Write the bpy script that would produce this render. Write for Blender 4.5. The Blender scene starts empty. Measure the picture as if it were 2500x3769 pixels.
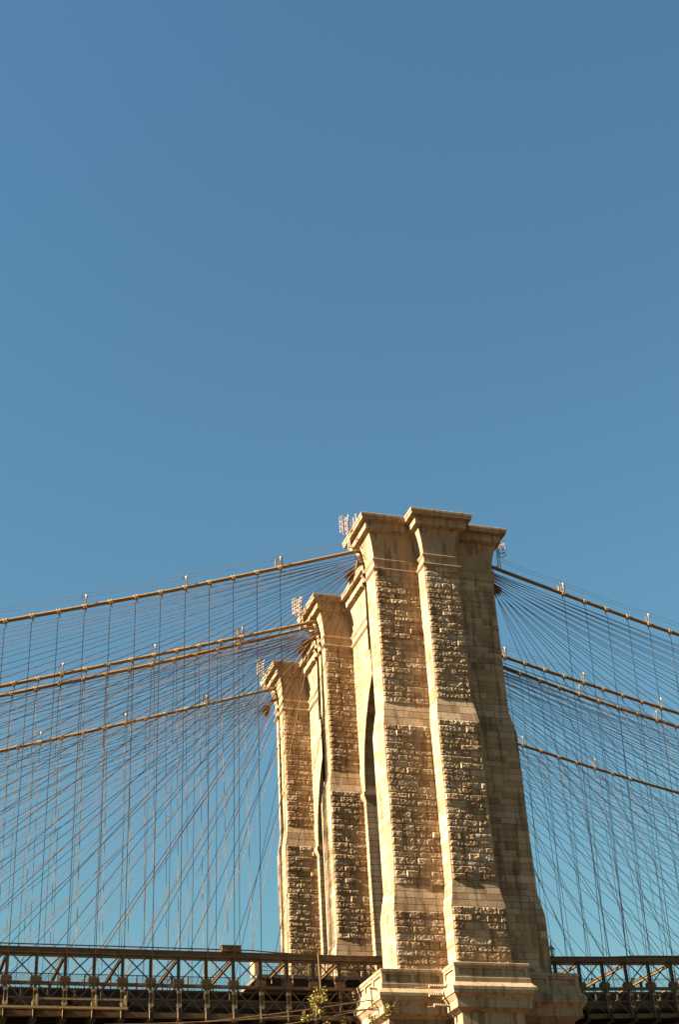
import bpy, math, random
import numpy as np
from mathutils import Vector, Matrix
random.seed(7)
RNG = np.random.default_rng(11)
scene = bpy.context.scene
COL = scene.collection

# ------------------------------------------------------------------ helpers
class MB:
    """collects vertices and faces of one mesh"""
    def __init__(s): s.v = []; s.f = []; s.t = []; s.mi = []
    def add(s, vs, fs, tone=0.5, mi=0):
        o = len(s.v); s.v += [tuple(map(float, v)) for v in vs]; s.t += [tone] * len(vs)
        for f in fs: s.f.append([i + o for i in f]); s.mi.append(mi)
    def box(s, x0, x1, y0, y1, z0, z1, tone=0.5, mi=0):
        if x0 > x1: x0, x1 = x1, x0
        if y0 > y1: y0, y1 = y1, y0
        vs = [(x, y, z) for z in (z0, z1) for y in (y0, y1) for x in (x0, x1)]
        s.add(vs, [(0, 2, 3, 1), (4, 5, 7, 6), (0, 1, 5, 4), (1, 3, 7, 5), (3, 2, 6, 7), (2, 0, 4, 6)], tone, mi)
    def bar(s, a, b, w, h=None, up=(0, 0, 1), tone=0.5, mi=0):
        h = h or w; a = Vector(a); b = Vector(b); d = (b - a).normalized()
        u = Vector(up)
        if abs(d.dot(u)) > 0.98: u = Vector((0, 1, 0))
        r = d.cross(u).normalized() * w / 2; q = r.cross(d).normalized() * h / 2
        vs = [p + i * r + j * q for p in (a, b) for i, j in ((-1, -1), (1, -1), (1, 1), (-1, 1))]
        s.add(vs, [(3, 2, 1, 0), (4, 5, 6, 7), (0, 1, 5, 4), (1, 2, 6, 5), (2, 3, 7, 6), (3, 0, 4, 7)], tone, mi)
    def tube(s, pts, r, n=6, tone=0.5, mi=0):
        pts = [Vector(p) for p in pts]; rs = r if isinstance(r, (list, tuple)) else [r] * len(pts)
        vs = []
        for i, p in enumerate(pts):
            d = (pts[min(i + 1, len(pts) - 1)] - pts[max(i - 1, 0)]).normalized()
            u = Vector((0, 1, 0)) if abs(d.y) < 0.9 else Vector((1, 0, 0))
            a = d.cross(u).normalized(); b = d.cross(a)
            vs += [p + rs[i] * (math.cos(t) * a + math.sin(t) * b) for t in [2 * math.pi * k / n for k in range(n)]]
        fs = [(i * n + k, i * n + (k + 1) % n, (i + 1) * n + (k + 1) % n, (i + 1) * n + k) for i in range(len(pts) - 1) for k in range(n)]
        fs += [tuple(range(n)), tuple((len(pts) - 1) * n + n - 1 - k for k in range(n))]
        s.add(vs, fs, tone, mi)
    def grid(s, P, tone=0.5, flip=False):
        """P: array (rows, cols, 3)"""
        R, C = P.shape[:2]; o = len(s.v)
        s.v += [tuple(p) for p in P.reshape(-1, 3).tolist()]; s.t += [tone] * (R * C)
        for i in range(R - 1):
            for j in range(C - 1):
                a = o + i * C + j
                s.f.append([a, a + C, a + C + 1, a + 1] if flip else [a, a + 1, a + C + 1, a + C]); s.mi.append(0)
    def build(s, name, mats, parent=None, smooth=False):
        me = bpy.data.meshes.new(name); me.from_pydata(s.v, [], s.f)
        for m in (mats if isinstance(mats, (list, tuple)) else [mats]): me.materials.append(m)
        a = me.attributes.new('tone', 'FLOAT', 'POINT'); a.data.foreach_set('value', np.array(s.t, dtype=np.float32))
        if any(s.mi): me.polygons.foreach_set('material_index', s.mi)
        if smooth: me.polygons.foreach_set('use_smooth', [True] * len(me.polygons))
        me.update()
        o = bpy.data.objects.new(name, me); COL.objects.link(o)
        if parent: o.parent = parent
        return o

def tag(o, label=None, cat=None, group=None, kind=None):
    if label: o['label'] = label
    if cat: o['category'] = cat
    if group: o['group'] = group
    if kind: o['kind'] = kind
    return o
def empty(name, label, cat, group=None, loc=(0, 0, 0)):
    o = bpy.data.objects.new(name, None); COL.objects.link(o); o.location = loc
    o.empty_display_size = 0.5
    return tag(o, label, cat, group)
def link_copy(o, loc, parent=None):
    c = o.copy(); COL.objects.link(c); c.location = loc
    if parent: c.parent = parent
    return c
ORD = ('first second third fourth fifth sixth seventh eighth ninth tenth eleventh twelfth thirteenth fourteenth fifteenth sixteenth '
       'seventeenth eighteenth nineteenth twentieth twenty-first twenty-second twenty-third twenty-fourth twenty-fifth twenty-sixth '
       'twenty-seventh twenty-eighth twenty-ninth thirtieth').split()

# ------------------------------------------------------------------ materials
def mat(name, build):
    m = bpy.data.materials.new(name); m.use_nodes = True
    nt = m.node_tree; nt.nodes.clear()
    out = nt.nodes.new('ShaderNodeOutputMaterial'); b = nt.nodes.new('ShaderNodeBsdfPrincipled')
    nt.links.new(b.outputs[0], out.inputs[0]); build(nt, b)
    return m
def N(nt, t, **kw):
    n = nt.nodes.new(t)
    for k, v in kw.items():
        if k in n.inputs: n.inputs[k].default_value = v
        else: setattr(n, k, v)
    return n
def ramp(nt, fac, stops):
    r = nt.nodes.new('ShaderNodeValToRGB'); e = r.color_ramp.elements
    while len(e) < len(stops): e.new(0.5)
    for el, (p, c) in zip(e, stops): el.position = p; el.color = (*c, 1)
    nt.links.new(fac, r.inputs[0]); return r.outputs[0]
def mixc(nt, a, b, fac, mode='MIX'):
    m = nt.nodes.new('ShaderNodeMix'); m.data_type = 'RGBA'; m.blend_type = mode
    for s, v in ((0, fac), (6, a), (7, b)):
        if hasattr(v, 'links'): nt.links.new(v, m.inputs[s])
        elif s == 0: m.inputs[0].default_value = v
        else: m.inputs[s].default_value = (*v, 1)
    return m.outputs[2]
def stone(c0, c1, c2, bump=0.5, rough=0.9):
    def f(nt, b):
        co = N(nt, 'ShaderNodeTexCoord').outputs['Object']
        big = N(nt, 'ShaderNodeTexNoise', Scale=0.35, Detail=4.0); nt.links.new(co, big.inputs['Vector'])
        fine = N(nt, 'ShaderNodeTexNoise', Scale=7.0, Detail=6.0, Roughness=0.7); nt.links.new(co, fine.inputs['Vector'])
        mp = N(nt, 'ShaderNodeMapping'); mp.inputs['Scale'].default_value = (2.2, 2.2, 0.16); nt.links.new(co, mp.inputs['Vector'])
        st = N(nt, 'ShaderNodeTexNoise', Scale=1.0, Detail=4.0); nt.links.new(mp.outputs[0], st.inputs['Vector'])
        at = N(nt, 'ShaderNodeAttribute', attribute_name='tone')
        c = ramp(nt, at.outputs['Fac'], [(0.0, c0), (0.5, c1), (1.0, c2)])
        sp = ramp(nt, fine.outputs[0], [(0.30, (0.62, 0.60, 0.58)), (0.5, (1, 1, 1)), (0.72, (1.18, 1.16, 1.12))])
        c = mixc(nt, c, sp, 1.0, 'MULTIPLY')
        bg = ramp(nt, big.outputs[0], [(0.35, (0.86, 0.84, 0.8)), (0.6, (1.06, 1.05, 1.02))])
        c = mixc(nt, c, bg, 1.0, 'MULTIPLY')
        sg = ramp(nt, st.outputs[0], [(0.34, (0.55, 0.51, 0.46)), (0.50, (1, 1, 1))])
        c = mixc(nt, c, sg, 1.0, 'MULTIPLY')
        nt.links.new(c, b.inputs['Base Color'])
        b.inputs['Roughness'].default_value = rough; b.inputs['Specular IOR Level'].default_value = 0.2
        bp = N(nt, 'ShaderNodeBump', Strength=bump, Distance=0.035); nt.links.new(fine.outputs[0], bp.inputs['Height'])
        nt.links.new(bp.outputs[0], b.inputs['Normal'])
    return f
STONE = mat('granite', stone((0.205, 0.134, 0.070), (0.295, 0.206, 0.117), (0.365, 0.272, 0.172)))
GRIMY_SHADED = mat('grimy_shaded_granite', stone((0.13, 0.09, 0.052), (0.175, 0.129, 0.077), (0.21, 0.158, 0.1), bump=0.3))  # grimy stone, with the lower pier's deeper shading also put into the colour
DRESSED = mat('dressed_granite', stone((0.225, 0.151, 0.084), (0.292, 0.209, 0.122), (0.335, 0.25, 0.160), bump=0.25))
def paint(col, col2, rough=0.6, scale=2.0, metal=0.0, bump=0.1):
    def f(nt, b):
        co = N(nt, 'ShaderNodeTexCoord').outputs['Object']
        n = N(nt, 'ShaderNodeTexNoise', Scale=scale, Detail=5.0, Roughness=0.65); nt.links.new(co, n.inputs['Vector'])
        c = ramp(nt, n.outputs[0], [(0.35, col), (0.68, col2)])
        nt.links.new(c, b.inputs['Base Color']); b.inputs['Roughness'].default_value = rough
        b.inputs['Metallic'].default_value = metal; b.inputs['Specular IOR Level'].default_value = 0.3
        bp = N(nt, 'ShaderNodeBump', Strength=bump, Distance=0.02); nt.links.new(n.outputs[0], bp.inputs['Height'])
        nt.links.new(bp.outputs[0], b.inputs['Normal'])
    return f
TRUSS = mat('tan_painted_steel', paint((0.07, 0.039, 0.013), (0.125, 0.073, 0.027)))
DARK = mat('dark_steel', paint((0.014, 0.009, 0.005), (0.026, 0.017, 0.009), 0.8))  # near-black steel; shade under deck and girders is put into this colour
CABLE = mat('wrapped_cable_paint', paint((0.14, 0.08, 0.022), (0.22, 0.13, 0.04), 0.6, 6.0))
BAND = mat('cable_band_paint', paint((0.22, 0.14, 0.062), (0.32, 0.215, 0.105), 0.5, 5.0))
ROPE = mat('wire_rope', paint((0.10, 0.056, 0.022), (0.22, 0.13, 0.055), 0.6, 1.5))
PALE = mat('pale_paint', paint((0.19, 0.135, 0.085), (0.27, 0.20, 0.135), 0.5, 3.0))
GLOBE = mat('white_glass_globe', paint((0.30, 0.27, 0.23), (0.36, 0.33, 0.28), 0.3, 2.0, bump=0.0))
WOOD = mat('weathered_planks', paint((0.07, 0.05, 0.032), (0.11, 0.08, 0.055), 0.85, 3.0))
SKIN = mat('skin', paint((0.42, 0.26, 0.17), (0.46, 0.29, 0.20), 0.6, 9.0))
BLACKCLOTH = mat('dark_cloth', paint((0.02, 0.02, 0.025), (0.035, 0.032, 0.035), 0.9, 8.0))
REDCLOTH = mat('red_cloth', paint((0.42, 0.07, 0.03), (0.5, 0.10, 0.05), 0.9, 8.0))
WHITECLOTH = mat('white_cloth', paint((0.62, 0.56, 0.48), (0.72, 0.67, 0.6), 0.9, 8.0))
BARK = mat('bark', paint((0.09, 0.06, 0.03), (0.16, 0.11, 0.06), 0.9, 9.0))
def leaf(nt, b):
    at = N(nt, 'ShaderNodeAttribute', attribute_name='tone')
    c = ramp(nt, at.outputs['Fac'], [(0, (0.06, 0.055, 0.004)), (0.5, (0.16, 0.125, 0.006)), (1, (0.26, 0.185, 0.01))])
    nt.links.new(c, b.inputs['Base Color']); b.inputs['Roughness'].default_value = 0.55
    b.inputs['Transmission Weight'].default_value = 0.0
LEAF = mat('yellow_green_leaf', leaf)
GROUND = mat('paved_earth', paint((0.035, 0.015, 0.004), (0.048, 0.021, 0.006), 0.95, 0.05))  # unseen ground, coloured warm to send warm bounce light onto the stone

# ------------------------------------------------------------------ masonry
_LAT = RNG.random((256, 256)) * 2 - 1
def vnoise(u, v):
    i = np.floor(u).astype(int); j = np.floor(v).astype(int); a = u - i; b = v - j
    a = a * a * (3 - 2 * a); b = b * b * (3 - 2 * b); g = lambda p, q: _LAT[p & 255, q & 255]
    return (g(i, j) * (1 - a) + g(i + 1, j) * a) * (1 - b) + (g(i, j + 1) * (1 - a) + g(i + 1, j + 1) * a) * b
def smooth01(x): x = np.clip(x, 0, 1); return x * x * (3 - 2 * x)

# tower levels (m)
ZT, ZB1, ZB2 = 75.4, 71.1, 70.02
O1T, O1B, O2T, O2B, ZP = 56.23, 53.97, 39.45, 37.15, 32.1
def courses():
    zs = []
    def span(a, b, h, kind, jit):
        n = max(1, round((b - a) / h)); e = np.linspace(a, b, n + 1)
        if jit: e[1:-1] += RNG.uniform(-0.06, 0.06, n - 1)
        for p, q in zip(e[:-1], e[1:]): zs.append((float(p), float(q), kind))
    span(ZP, O2B, 0.6, 'rock', 1); span(O2B, O2T, 0.575, 'smooth', 0); span(O2T, O1B, 0.585, 'rock', 1)
    span(O1B, O1T, 0.75, 'smooth', 0); span(O1T, ZB2 - .06, 0.585, 'rock', 1)
    return zs
COURSES = courses()
def axis_samples(L, cell, draft):
    inner = max(1, int(round((L - 2 * draft[-1]) / cell)))
    a = list(draft) + list(np.linspace(draft[-1], L - draft[-1], inner + 1)[1:-1]) + [L - d for d in reversed(draft)]
    return np.array(a)
def block(B, c00, c10, c01, c11, Nn, kind, amp, cell, el, er, seed):
    """c00 lower L, c10 lower R, c01 upper L, c11 upper R ; el/er: this side is a corner of the wall"""
    w = np.linalg.norm(c10 - c00); h = np.linalg.norm(c01 - c00)
    tone = float(np.clip(RNG.normal(0.5, 0.27), 0, 1))
    if kind == 'smooth':
        us = np.array([0, .028, w - .028, w]); vs = np.array([0, .028, h - .028, h])
        V, U = np.meshgrid(vs, us, indexing='ij')
        d = np.zeros_like(U)
        joint = (V < .01) | (V > h - .01) | ((U < .01) & (not el)) | ((U > w - .01) & (not er))
        d[joint] = -.06
    else:
        dr = (0, .02, .05)
        us = axis_samples(w, cell, dr); vs = axis_samples(h, cell, dr)
        V, U = np.meshgrid(vs, us, indexing='ij')
        e = np.minimum(np.minimum(U if not el else U * .5, w - U if not er else (w - U) * .5), np.minimum(V, h - V))
        f = smooth01((e - .018) / RNG.uniform(.05, .085))
        s1, s2 = RNG.uniform(0, 200, 2)
        n = (.22 * vnoise(U * 1.9 + s1, V * 3.0 + s2) + .36 * vnoise(U * 4.9 + s2, V * 5.6 + s1) + .50 * vnoise(U * 10.5 + s1 * 2, V * 11.5 + s2 * 2))
        base = RNG.uniform(.045, .075) + (RNG.uniform(.04, .11) if RNG.random() < .07 else 0)
        tu, tv = RNG.normal(0, .016, 2)
        d = amp * f * np.maximum(base + tu * (U / w - .5) * 2 + tv * (V / h - .5) * 2 + .05 * n, .006)
        joint = (V < .01) | (V > h - .01) | ((U < .01) & (not el)) | ((U > w - .01) & (not er))
        d[joint] = -.022 * min(1, amp + .4)
        corner = ((U < .01) & el) | ((U > w - .01) & er)
        d[corner] = 0
    a = (U / w)[..., None]; b = (V / h)[..., None]
    P = (c00 * (1 - a) + c10 * a) * (1 - b) + (c01 * (1 - a) + c11 * a) * b + d[..., None] * Nn
    B.grid(P, tone, flip=False)
def wall(B, Lf, Rf, Nn, amp=1.0, cell=.058, zmin=0, zmax=99, force=None, bl=(0.85, 2.0), flipN=False, cs=None):
    Nn = np.array(Nn, float)
    for z0, z1, kind in (cs or COURSES):
        if z1 <= zmin + 1e-6 or z0 >= zmax - 1e-6: continue
        z0_, z1_ = max(z0, zmin), min(z1, zmax); eps = 1e-4
        A, C_, D, E_ = (np.array(g(z), float) for g, z in ((Lf, z0_ + eps), (Rf, z0_ + eps), (Lf, z1_ - eps), (Rf, z1_ - eps)))
        W = np.linalg.norm(C_ - A)
        if W < .05: continue
        cuts = [0.0]
        while True:
            nx = cuts[-1] + RNG.uniform(*bl) * (1.0 if (kind == 'rock') else 1.15)
            if nx > W - bl[0] * .6: break
            cuts.append(nx)
        cuts.append(W); t = [c / W for c in cuts]
        for i in range(len(t) - 1):
            f = lambda P, Q, s: P * (1 - s) + Q * s
            block(B, f(A, C_, t[i]), f(A, C_, t[i + 1]), f(D, E_, t[i]), f(D, E_, t[i + 1]), Nn, force or kind, amp, cell, i == 0, i == len(t) - 2, 0)
def pw(z, a, b, c):
    """value in the three storeys with sloped set-offs between"""
    if z >= O1T: return a
    if z >= O1B: return a + (b - a) * (O1T - z) / (O1T - O1B)
    if z >= O2T: return b
    if z >= O2B: return b + (c - b) * (O2T - z) / (O2T - O2B)
    return c
xe = lambda z: pw(z, 6.10, 6.45, 6.86)
cw = lambda z: pw(z, 1.71, 2.01, 2.44)
grow = lambda z: pw(z, 0, .43, .72)
ye = lambda z: -18.09 - grow(z)
pe = lambda z: -19.95 - grow(z)
Y_MID0, Y_MID1, Y_FAR0, Y_FAR1, Y_NEAR1 = -1.45, 1.9, 14.99, 18.3, -14.8
XS = 3.05   # spandrel wall half thickness

tower = empty('bridge_tower', 'tall tan granite bridge tower with pointed arches and rock-faced buttresses', 'bridge tower')

# --- near shaft (end face towards the viewer)
B = MB()
wall(B, lambda z: (-xe(z), ye(z), z), lambda z: (-cw(z), ye(z), z), (0, -1, 0))
wall(B, lambda z: (-cw(z), pe(z), z), lambda z: (cw(z), pe(z), z), (0, -1, 0))
wall(B, lambda z: (cw(z), ye(z), z), lambda z: (xe(z), ye(z), z), (0, -1, 0), cell=.12, amp=.7)
wall(B, lambda z: (-cw(z), ye(z), z), lambda z: (-cw(z), pe(z), z), (-1, 0, 0), amp=.3)
wall(B, lambda z: (cw(z), pe(z), z), lambda z: (cw(z), ye(z), z), (1, 0, 0), amp=.22, cell=.094)
wall(B, lambda z: (-xe(z), -15.65 + grow(z) * .5, z), lambda z: (-xe(z), ye(z), z), (-1, 0, 0), amp=.22, cell=.09)
wall(B, lambda z: (xe(z), ye(z), z), lambda z: (xe(z), Y_NEAR1 + grow(z) * .5, z), (1, 0, 0), amp=.9, cell=.14)
# second strip beyond the cable groove
wall(B, lambda z: (-xe(z) + .05, Y_NEAR1, z), lambda z: (-xe(z) + .05, -15.1, z), (-1, 0, 0), amp=.22, cell=.09, zmin=63)
wall(B, lambda z: (-xe(z) + .05, -15.1, z), lambda z: (-xe(z) + .9, -15.1, z), (0, -1, 0), amp=.6, cell=.12, zmin=63)
def core(B, x0, x1, y0, y1, z0=ZP - 1, z1=73.8, gx=1, gy0=1, gy1=1):
    """solid stepped core just inside the facing blocks"""
    for a, b in ((z0, O2B), (O2B, O2T), (O2T, O1B), (O1B, O1T), (O1T, z1)):
        g = min(grow(a + .01), grow(b - .01)); ex = (min(xe(a + .01), xe(b - .01)) - 6.1) * gx
        B.box(x0 - ex, x1 + ex, y0 - g * gy0, y1 + g * gy1, a, b - .001)
core(B, -5.0, 5.9, -17.9, -13.4, gy1=0)
core(B, -5.95, -4.9, -17.9, -15.72, gy1=.5)
core(B, -1.55, 1.55, -19.8, -17.8, gx=.8, gy1=0)
core(B, -5.9, -4.9, -15.04, -14.85, z0=63, gy1=0, gy0=0)
B.build('near_shaft', STONE, tower)
# --- middle and far shafts
for nm, y0, y1, p1, sl, p2 in (('middle_shaft', Y_MID0, Y_MID1, -.45, .1, .95), ('far_shaft', Y_FAR0, Y_FAR1, 16.7, 17.25, Y_FAR1)):
    B = MB()
    zl = 63 if nm == 'middle_shaft' else 0
    wall(B, lambda z: (-xe(z), y0 - grow(z), z), lambda z: (-2.85, y0 - grow(z), z), (0, -1, 0), bl=(.9, 1.7))
    wall(B, lambda z: (2.85, y0 - grow(z), z), lambda z: (xe(z), y0 - grow(z), z), (0, -1, 0), cell=.2)
    wall(B, lambda z: (-xe(z), p1, z), lambda z: (-xe(z), y0 - grow(z), z), (-1, 0, 0), amp=.22, cell=.09, zmin=zl)
    wall(B, lambda z: (-xe(z) + .04, p2, z), lambda z: (-xe(z) + .04, sl, z), (-1, 0, 0), amp=.22, cell=.09, zmin=zl)
    wall(B, lambda z: (-xe(z) + .04, sl, z), lambda z: (-xe(z) + .9, sl, z), (0, -1, 0), amp=.6, cell=.12, zmin=zl)
    if zl:
        wall(B, lambda z: (-xe(z), .55 + grow(z), z), lambda z: (-xe(z), y0 - grow(z), z), (-1, 0, 0), amp=.22, cell=.09, zmax=zl)
        wall(B, lambda z: (-xe(z) + .04, y1, z), lambda z: (-xe(z) + .04, 1.5, z), (-1, 0, 0), amp=.22, cell=.09, zmin=zl)
        wall(B, lambda z: (-xe(z) + .04, 1.5, z), lambda z: (-xe(z) + .9, 1.5, z), (0, -1, 0), amp=.6, cell=.12, zmin=zl)
        core(B, -5.9, -4.9, 1.56, y1 - .05, z0=zl, gy0=0, gy1=0)
        core(B, -5.9, -4.9, y0 + .15, .5, z1=zl, gy1=.9)
    core(B, -5.0, 5.9, y0 + .15, y1 - .1, gy1=0)
    core(B, -5.9, -4.9, y0 + .15, p1 - .06, z0=zl or ZP - 1, gy1=0)
    core(B, -5.9, -4.9, sl + .06, p2 - .05, z0=zl or ZP - 1, gy0=0, gy1=0)
    B.build(nm, STONE, tower)

# --- spandrel walls with pointed arches
ZS, AR = 53.6, 15.7
def arch_half(yc, hw):
    """half outline from springing (y offset hw) to apex: list of (dy, z)"""
    th = math.acos((AR - hw) / AR); n = 13
    return [(hw - AR + AR * math.cos(th * i / (n - 1)), ZS + AR * math.sin(th * i / (n - 1))) for i in range(n)]
CSW = [(c[0], c[1], 'smooth') for c in COURSES if c[1] > 30]
for yc, hw, ya, yb in ((-8.0, 5.25, -14.0, Y_MID0), (8.45, 5.25, Y_MID1, Y_FAR0)):
    half = arch_half(yc, hw); apex = half[-1][1]
    dy = lambda z: hw if z <= ZS else (float(np.interp(z, [p[1] for p in half], [p[0] for p in half])) if z < apex else 0.0)
    B = MB()
    for sx in (-1, 1):
        def LW(s, inner):   # wall face left and right of the opening
            return lambda z: (sx * XS, (yc + s * (dy(z) + .0)) if inner else (yb + .1 if s > 0 else ya), z)
        for s in (1, -1):
            if sx < 0:
                a, b = (LW(1, False), LW(1, True)) if s > 0 else (LW(-1, True), LW(-1, False))
            else:
                a, b = (LW(1, True), LW(1, False)) if s > 0 else (LW(-1, False), LW(-1, True))
            wall(B, a, b, (sx, 0, 0), force='smooth', cs=CSW, zmax=apex - .01, bl=(.9, 1.7))
        full = (lambda z: (sx * XS, yb + .1, z), lambda z: (sx * XS, ya, z))
        if sx > 0: full = full[::-1]
        wall(B, full[0], full[1], (sx, 0, 0), force='smooth', cs=CSW, zmin=apex - .01, zmax=ZB2, bl=(1.0, 1.9))
    # jambs (facing into the opening)
    wall(B, lambda z: (-XS, yc + hw, z), lambda z: (XS, yc + hw, z), (0, -1, 0), force='smooth', cs=CSW, zmax=ZS)
    wall(B, lambda z: (XS, yc - hw, z), lambda z: (-XS, yc - hw, z), (0, 1, 0), force='smooth', cs=CSW, zmax=ZS)
    sp = B.build('spandrel_wall', DRESSED, tower)
    # ring of voussoirs + intrados
    B = MB(); K = 15
    th = math.acos((AR - hw) / AR)
    for s in (1, -1):
        for k in range(K):
            t0, t1 = th * k / K + .0006, th * (k + 1) / K - .0006
            pt = lambda t, r: (yc + s * (hw - AR + r * math.cos(t)), ZS + r * math.sin(t))
            i0, i1 = pt(t0, AR), pt(t1, AR); w = 1.25 if k % 2 else 1.45
            o0, o1 = pt(t0, AR + w), pt(t1, AR + w)
            o1 = (o0[0] if k < K - 1 else yc + s * .02, o1[1]) if k > 2 else o1
            poly = [i0, i1, o1, o0] if k < K - 1 else [i0, (yc + s * .01, i1[1]), (yc + s * .01, i1[1] + 1.5), o0]
            tone = random.uniform(.3, .7)
            x0, x1 = -XS - .05, XS + .05
            vs = [(x0, y, z) for y, z in poly] + [(x1, y, z) for y, z in poly]
            fs = [(0, 1, 2, 3), (7, 6, 5, 4), (0, 4, 5, 1), (1, 5, 6, 2), (2, 6, 7, 3), (3, 7, 4, 0)]
            B.add(vs, fs, tone)
    B.build('voussoir', DRESSED, sp).name = 'arch_ring'
    for s in (1, -1):
        B = MB()
        y = yc + s * hw
        x0, x1 = -XS - .28, XS + .28
        prof = [(-.28, 53.62), (-.28, 53.3), (0.02, 52.75)]
        a = lambda q: y + s * q
        vs = []
        for e, z in prof:
            vs += [(-XS + e, a(e), z), (XS - e, a(e), z), (XS - e, a(1.3), z), (-XS + e, a(1.3), z)]
        fs = [(0, 1, 2, 3), (11, 10, 9, 8)]
        for r in (0, 4): fs += [(r + i, r + 4 + i, r + 4 + (i + 1) % 4, r + (i + 1) % 4) for i in range(4)]
        B.add(vs, fs, .6)
        B.build('impost', DRESSED, sp)
    # thick core of the wall above the opening
    B = MB(); ys = [yc + s * p[0] for s in (1,) for p in half] 
    pts = [(yc + p[0], p[1]) for p in half] + [(yc - p[0], p[1]) for p in reversed(half[:-1])]
    vs = []; fs = []
    for y, z in pts:
        y += .3 if y > yc + .1 else (-.3 if y < yc - .1 else 0); z += .35
        vs += [(-XS + .12, y, z), (XS - .12, y, z), (XS - .12, y, 73.9), (-XS + .12, y, 73.9)]
    for i in range(len(pts) - 1):
        r = 4 * i
        fs += [(r, r + 1, r + 5, r + 4), (r + 1, r + 2, r + 6, r + 5), (r + 2, r + 3, r + 7, r + 6), (r + 3, r, r + 4, r + 7)]
    B.add(vs, fs)
    B.box(-XS + .12, XS - .12, yc + hw + .28, yb + .5, ZP - 1, 73.9); B.box(-XS + .12, XS - .12, ya - .1, yc - hw - .28, ZP - 1, 73.9)
    B.build('wall_core', DRESSED, sp)

# --- mouldings swept round the plan
def sweep(B, path, prof, closed, cell=None, tone=.5):
    """path: plan points (outside on the right when walking), prof: (offset, z) listed downwards"""
    n = len(path); rings = []
    for i in range(n):
        p = Vector(path[i]).to_2d()
        d0 = (p - Vector(path[i - 1])).normalized() if (closed or i > 0) else None
        d1 = (Vector(path[(i + 1) % n]) - p).normalized() if (closed or i < n - 1) else None
        d0 = d0 or d1; d1 = d1 or d0
        n0 = Vector((d0.y, -d0.x)); n1 = Vector((d1.y, -d1.x)); m = (n0 + n1)
        m = m / m.length_squared * 2 if m.length > 1e-6 else n0
        rings.append([(p.x + m.x * e, p.y + m.y * e, z) for e, z in prof])
    k = len(prof); vs = [v for r in rings for v in r]
    fs = []
    for i in range(n if closed else n - 1):
        a, b = i * k, ((i + 1) % n) * k
        for j in range(k - 1): fs.append((a + j, a + j + 1, b + j + 1, b + j))
    if not closed: fs += [tuple(range(k)), tuple((n - 1) * k + k - 1 - j for j in range(k))]
    B.add(vs, fs, tone)
    return rings
X, C = 6.10, 1.71
FRONT = [(-X, -15.65), (-X, -18.09), (-C, -18.09), (-C, -19.95), (C, -19.95), (C, -18.09), (X, -18.09), (X, Y_NEAR1), (XS, Y_NEAR1), (XS, Y_MID0),
         (X, Y_MID0), (X, Y_MID1), (XS, Y_MID1), (XS, Y_FAR0), (X, Y_FAR0), (X, Y_FAR1), (C, Y_FAR1), (C, 20.2), (-C, 20.2), (-C, Y_FAR1)]
BACKS = [[(-X, Y_FAR1), (-X, 17.25)], [(-X, 16.7), (-X, Y_FAR0), (-XS, Y_FAR0), (-XS, Y_MID1), (-X, Y_MID1), (-X, 1.5)], [(-X, .95), (-X, .1)],
         [(-X, -.45), (-X, Y_MID0), (-XS, Y_MID0), (-XS, Y_NEAR1), (-X, Y_NEAR1), (-X, -15.1)]]
PATHS = [FRONT + BACKS[0]] + BACKS[1:]
CLOSED = FRONT + [(-X, Y_FAR1), (-X, Y_FAR0), (-XS, Y_FAR0), (-XS, Y_MID1), (-X, Y_MID1), (-X, Y_MID0), (-XS, Y_MID0), (-XS, Y_NEAR1), (-X, Y_NEAR1)]
def inward(prof): return prof + [(-.35, prof[-1][1]), (-.35, prof[0][1])]
B = MB()
for p in PATHS:
    prof = [(-.35, 73.80)] + [(.46 * (1 - t) ** 1.7 + .02, 73.78 - (73.78 - 71.16) * t) for t in np.linspace(0, 1, 10)] + [(-.35, 71.16)]
    sweep(B, p, prof, False)
B.build('frieze', DRESSED, tower)
B = MB()
for p in PATHS:
    sweep(B, p, [(-.35, 71.20), (.10, 71.158), (.19, 71.11), (.21, 71.06), (.19, 71.0), (.03, 70.80), (.012, 70.20), (.14, 70.155), (.22, 70.11), (.24, 70.05), (.22, 69.98), (.02, 69.80), (-.35, 69.80)], False)
B.build('string_course', DRESSED, tower)
B = MB()
r = sweep(B, CLOSED, [(-.5, 75.47), (1.40, 75.42), (1.46, 75.36), (1.46, 75.12), (1.40, 75.10), (1.38, 74.80), (1.33, 74.76), (.97, 74.745), (.93, 74.70), (.91, 73.98), (.84, 73.94), (.48, 73.80), (-.4, 73.80)], True)
B.box(-3.0, 3.0, -14.9, 15.1, 73.9, 75.50); B.box(-1.6, 1.6, -19.7, 20, 73.9, 75.49)
for y0, y1 in ((-17.9, -15), (Y_MID0 + .1, Y_MID1 - .1), (Y_FAR0 + .1, 18.1)): B.box(-5.9, 5.9, y0, y1, 73.92, 75.48)
B.build('cornice', DRESSED, tower)

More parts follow.
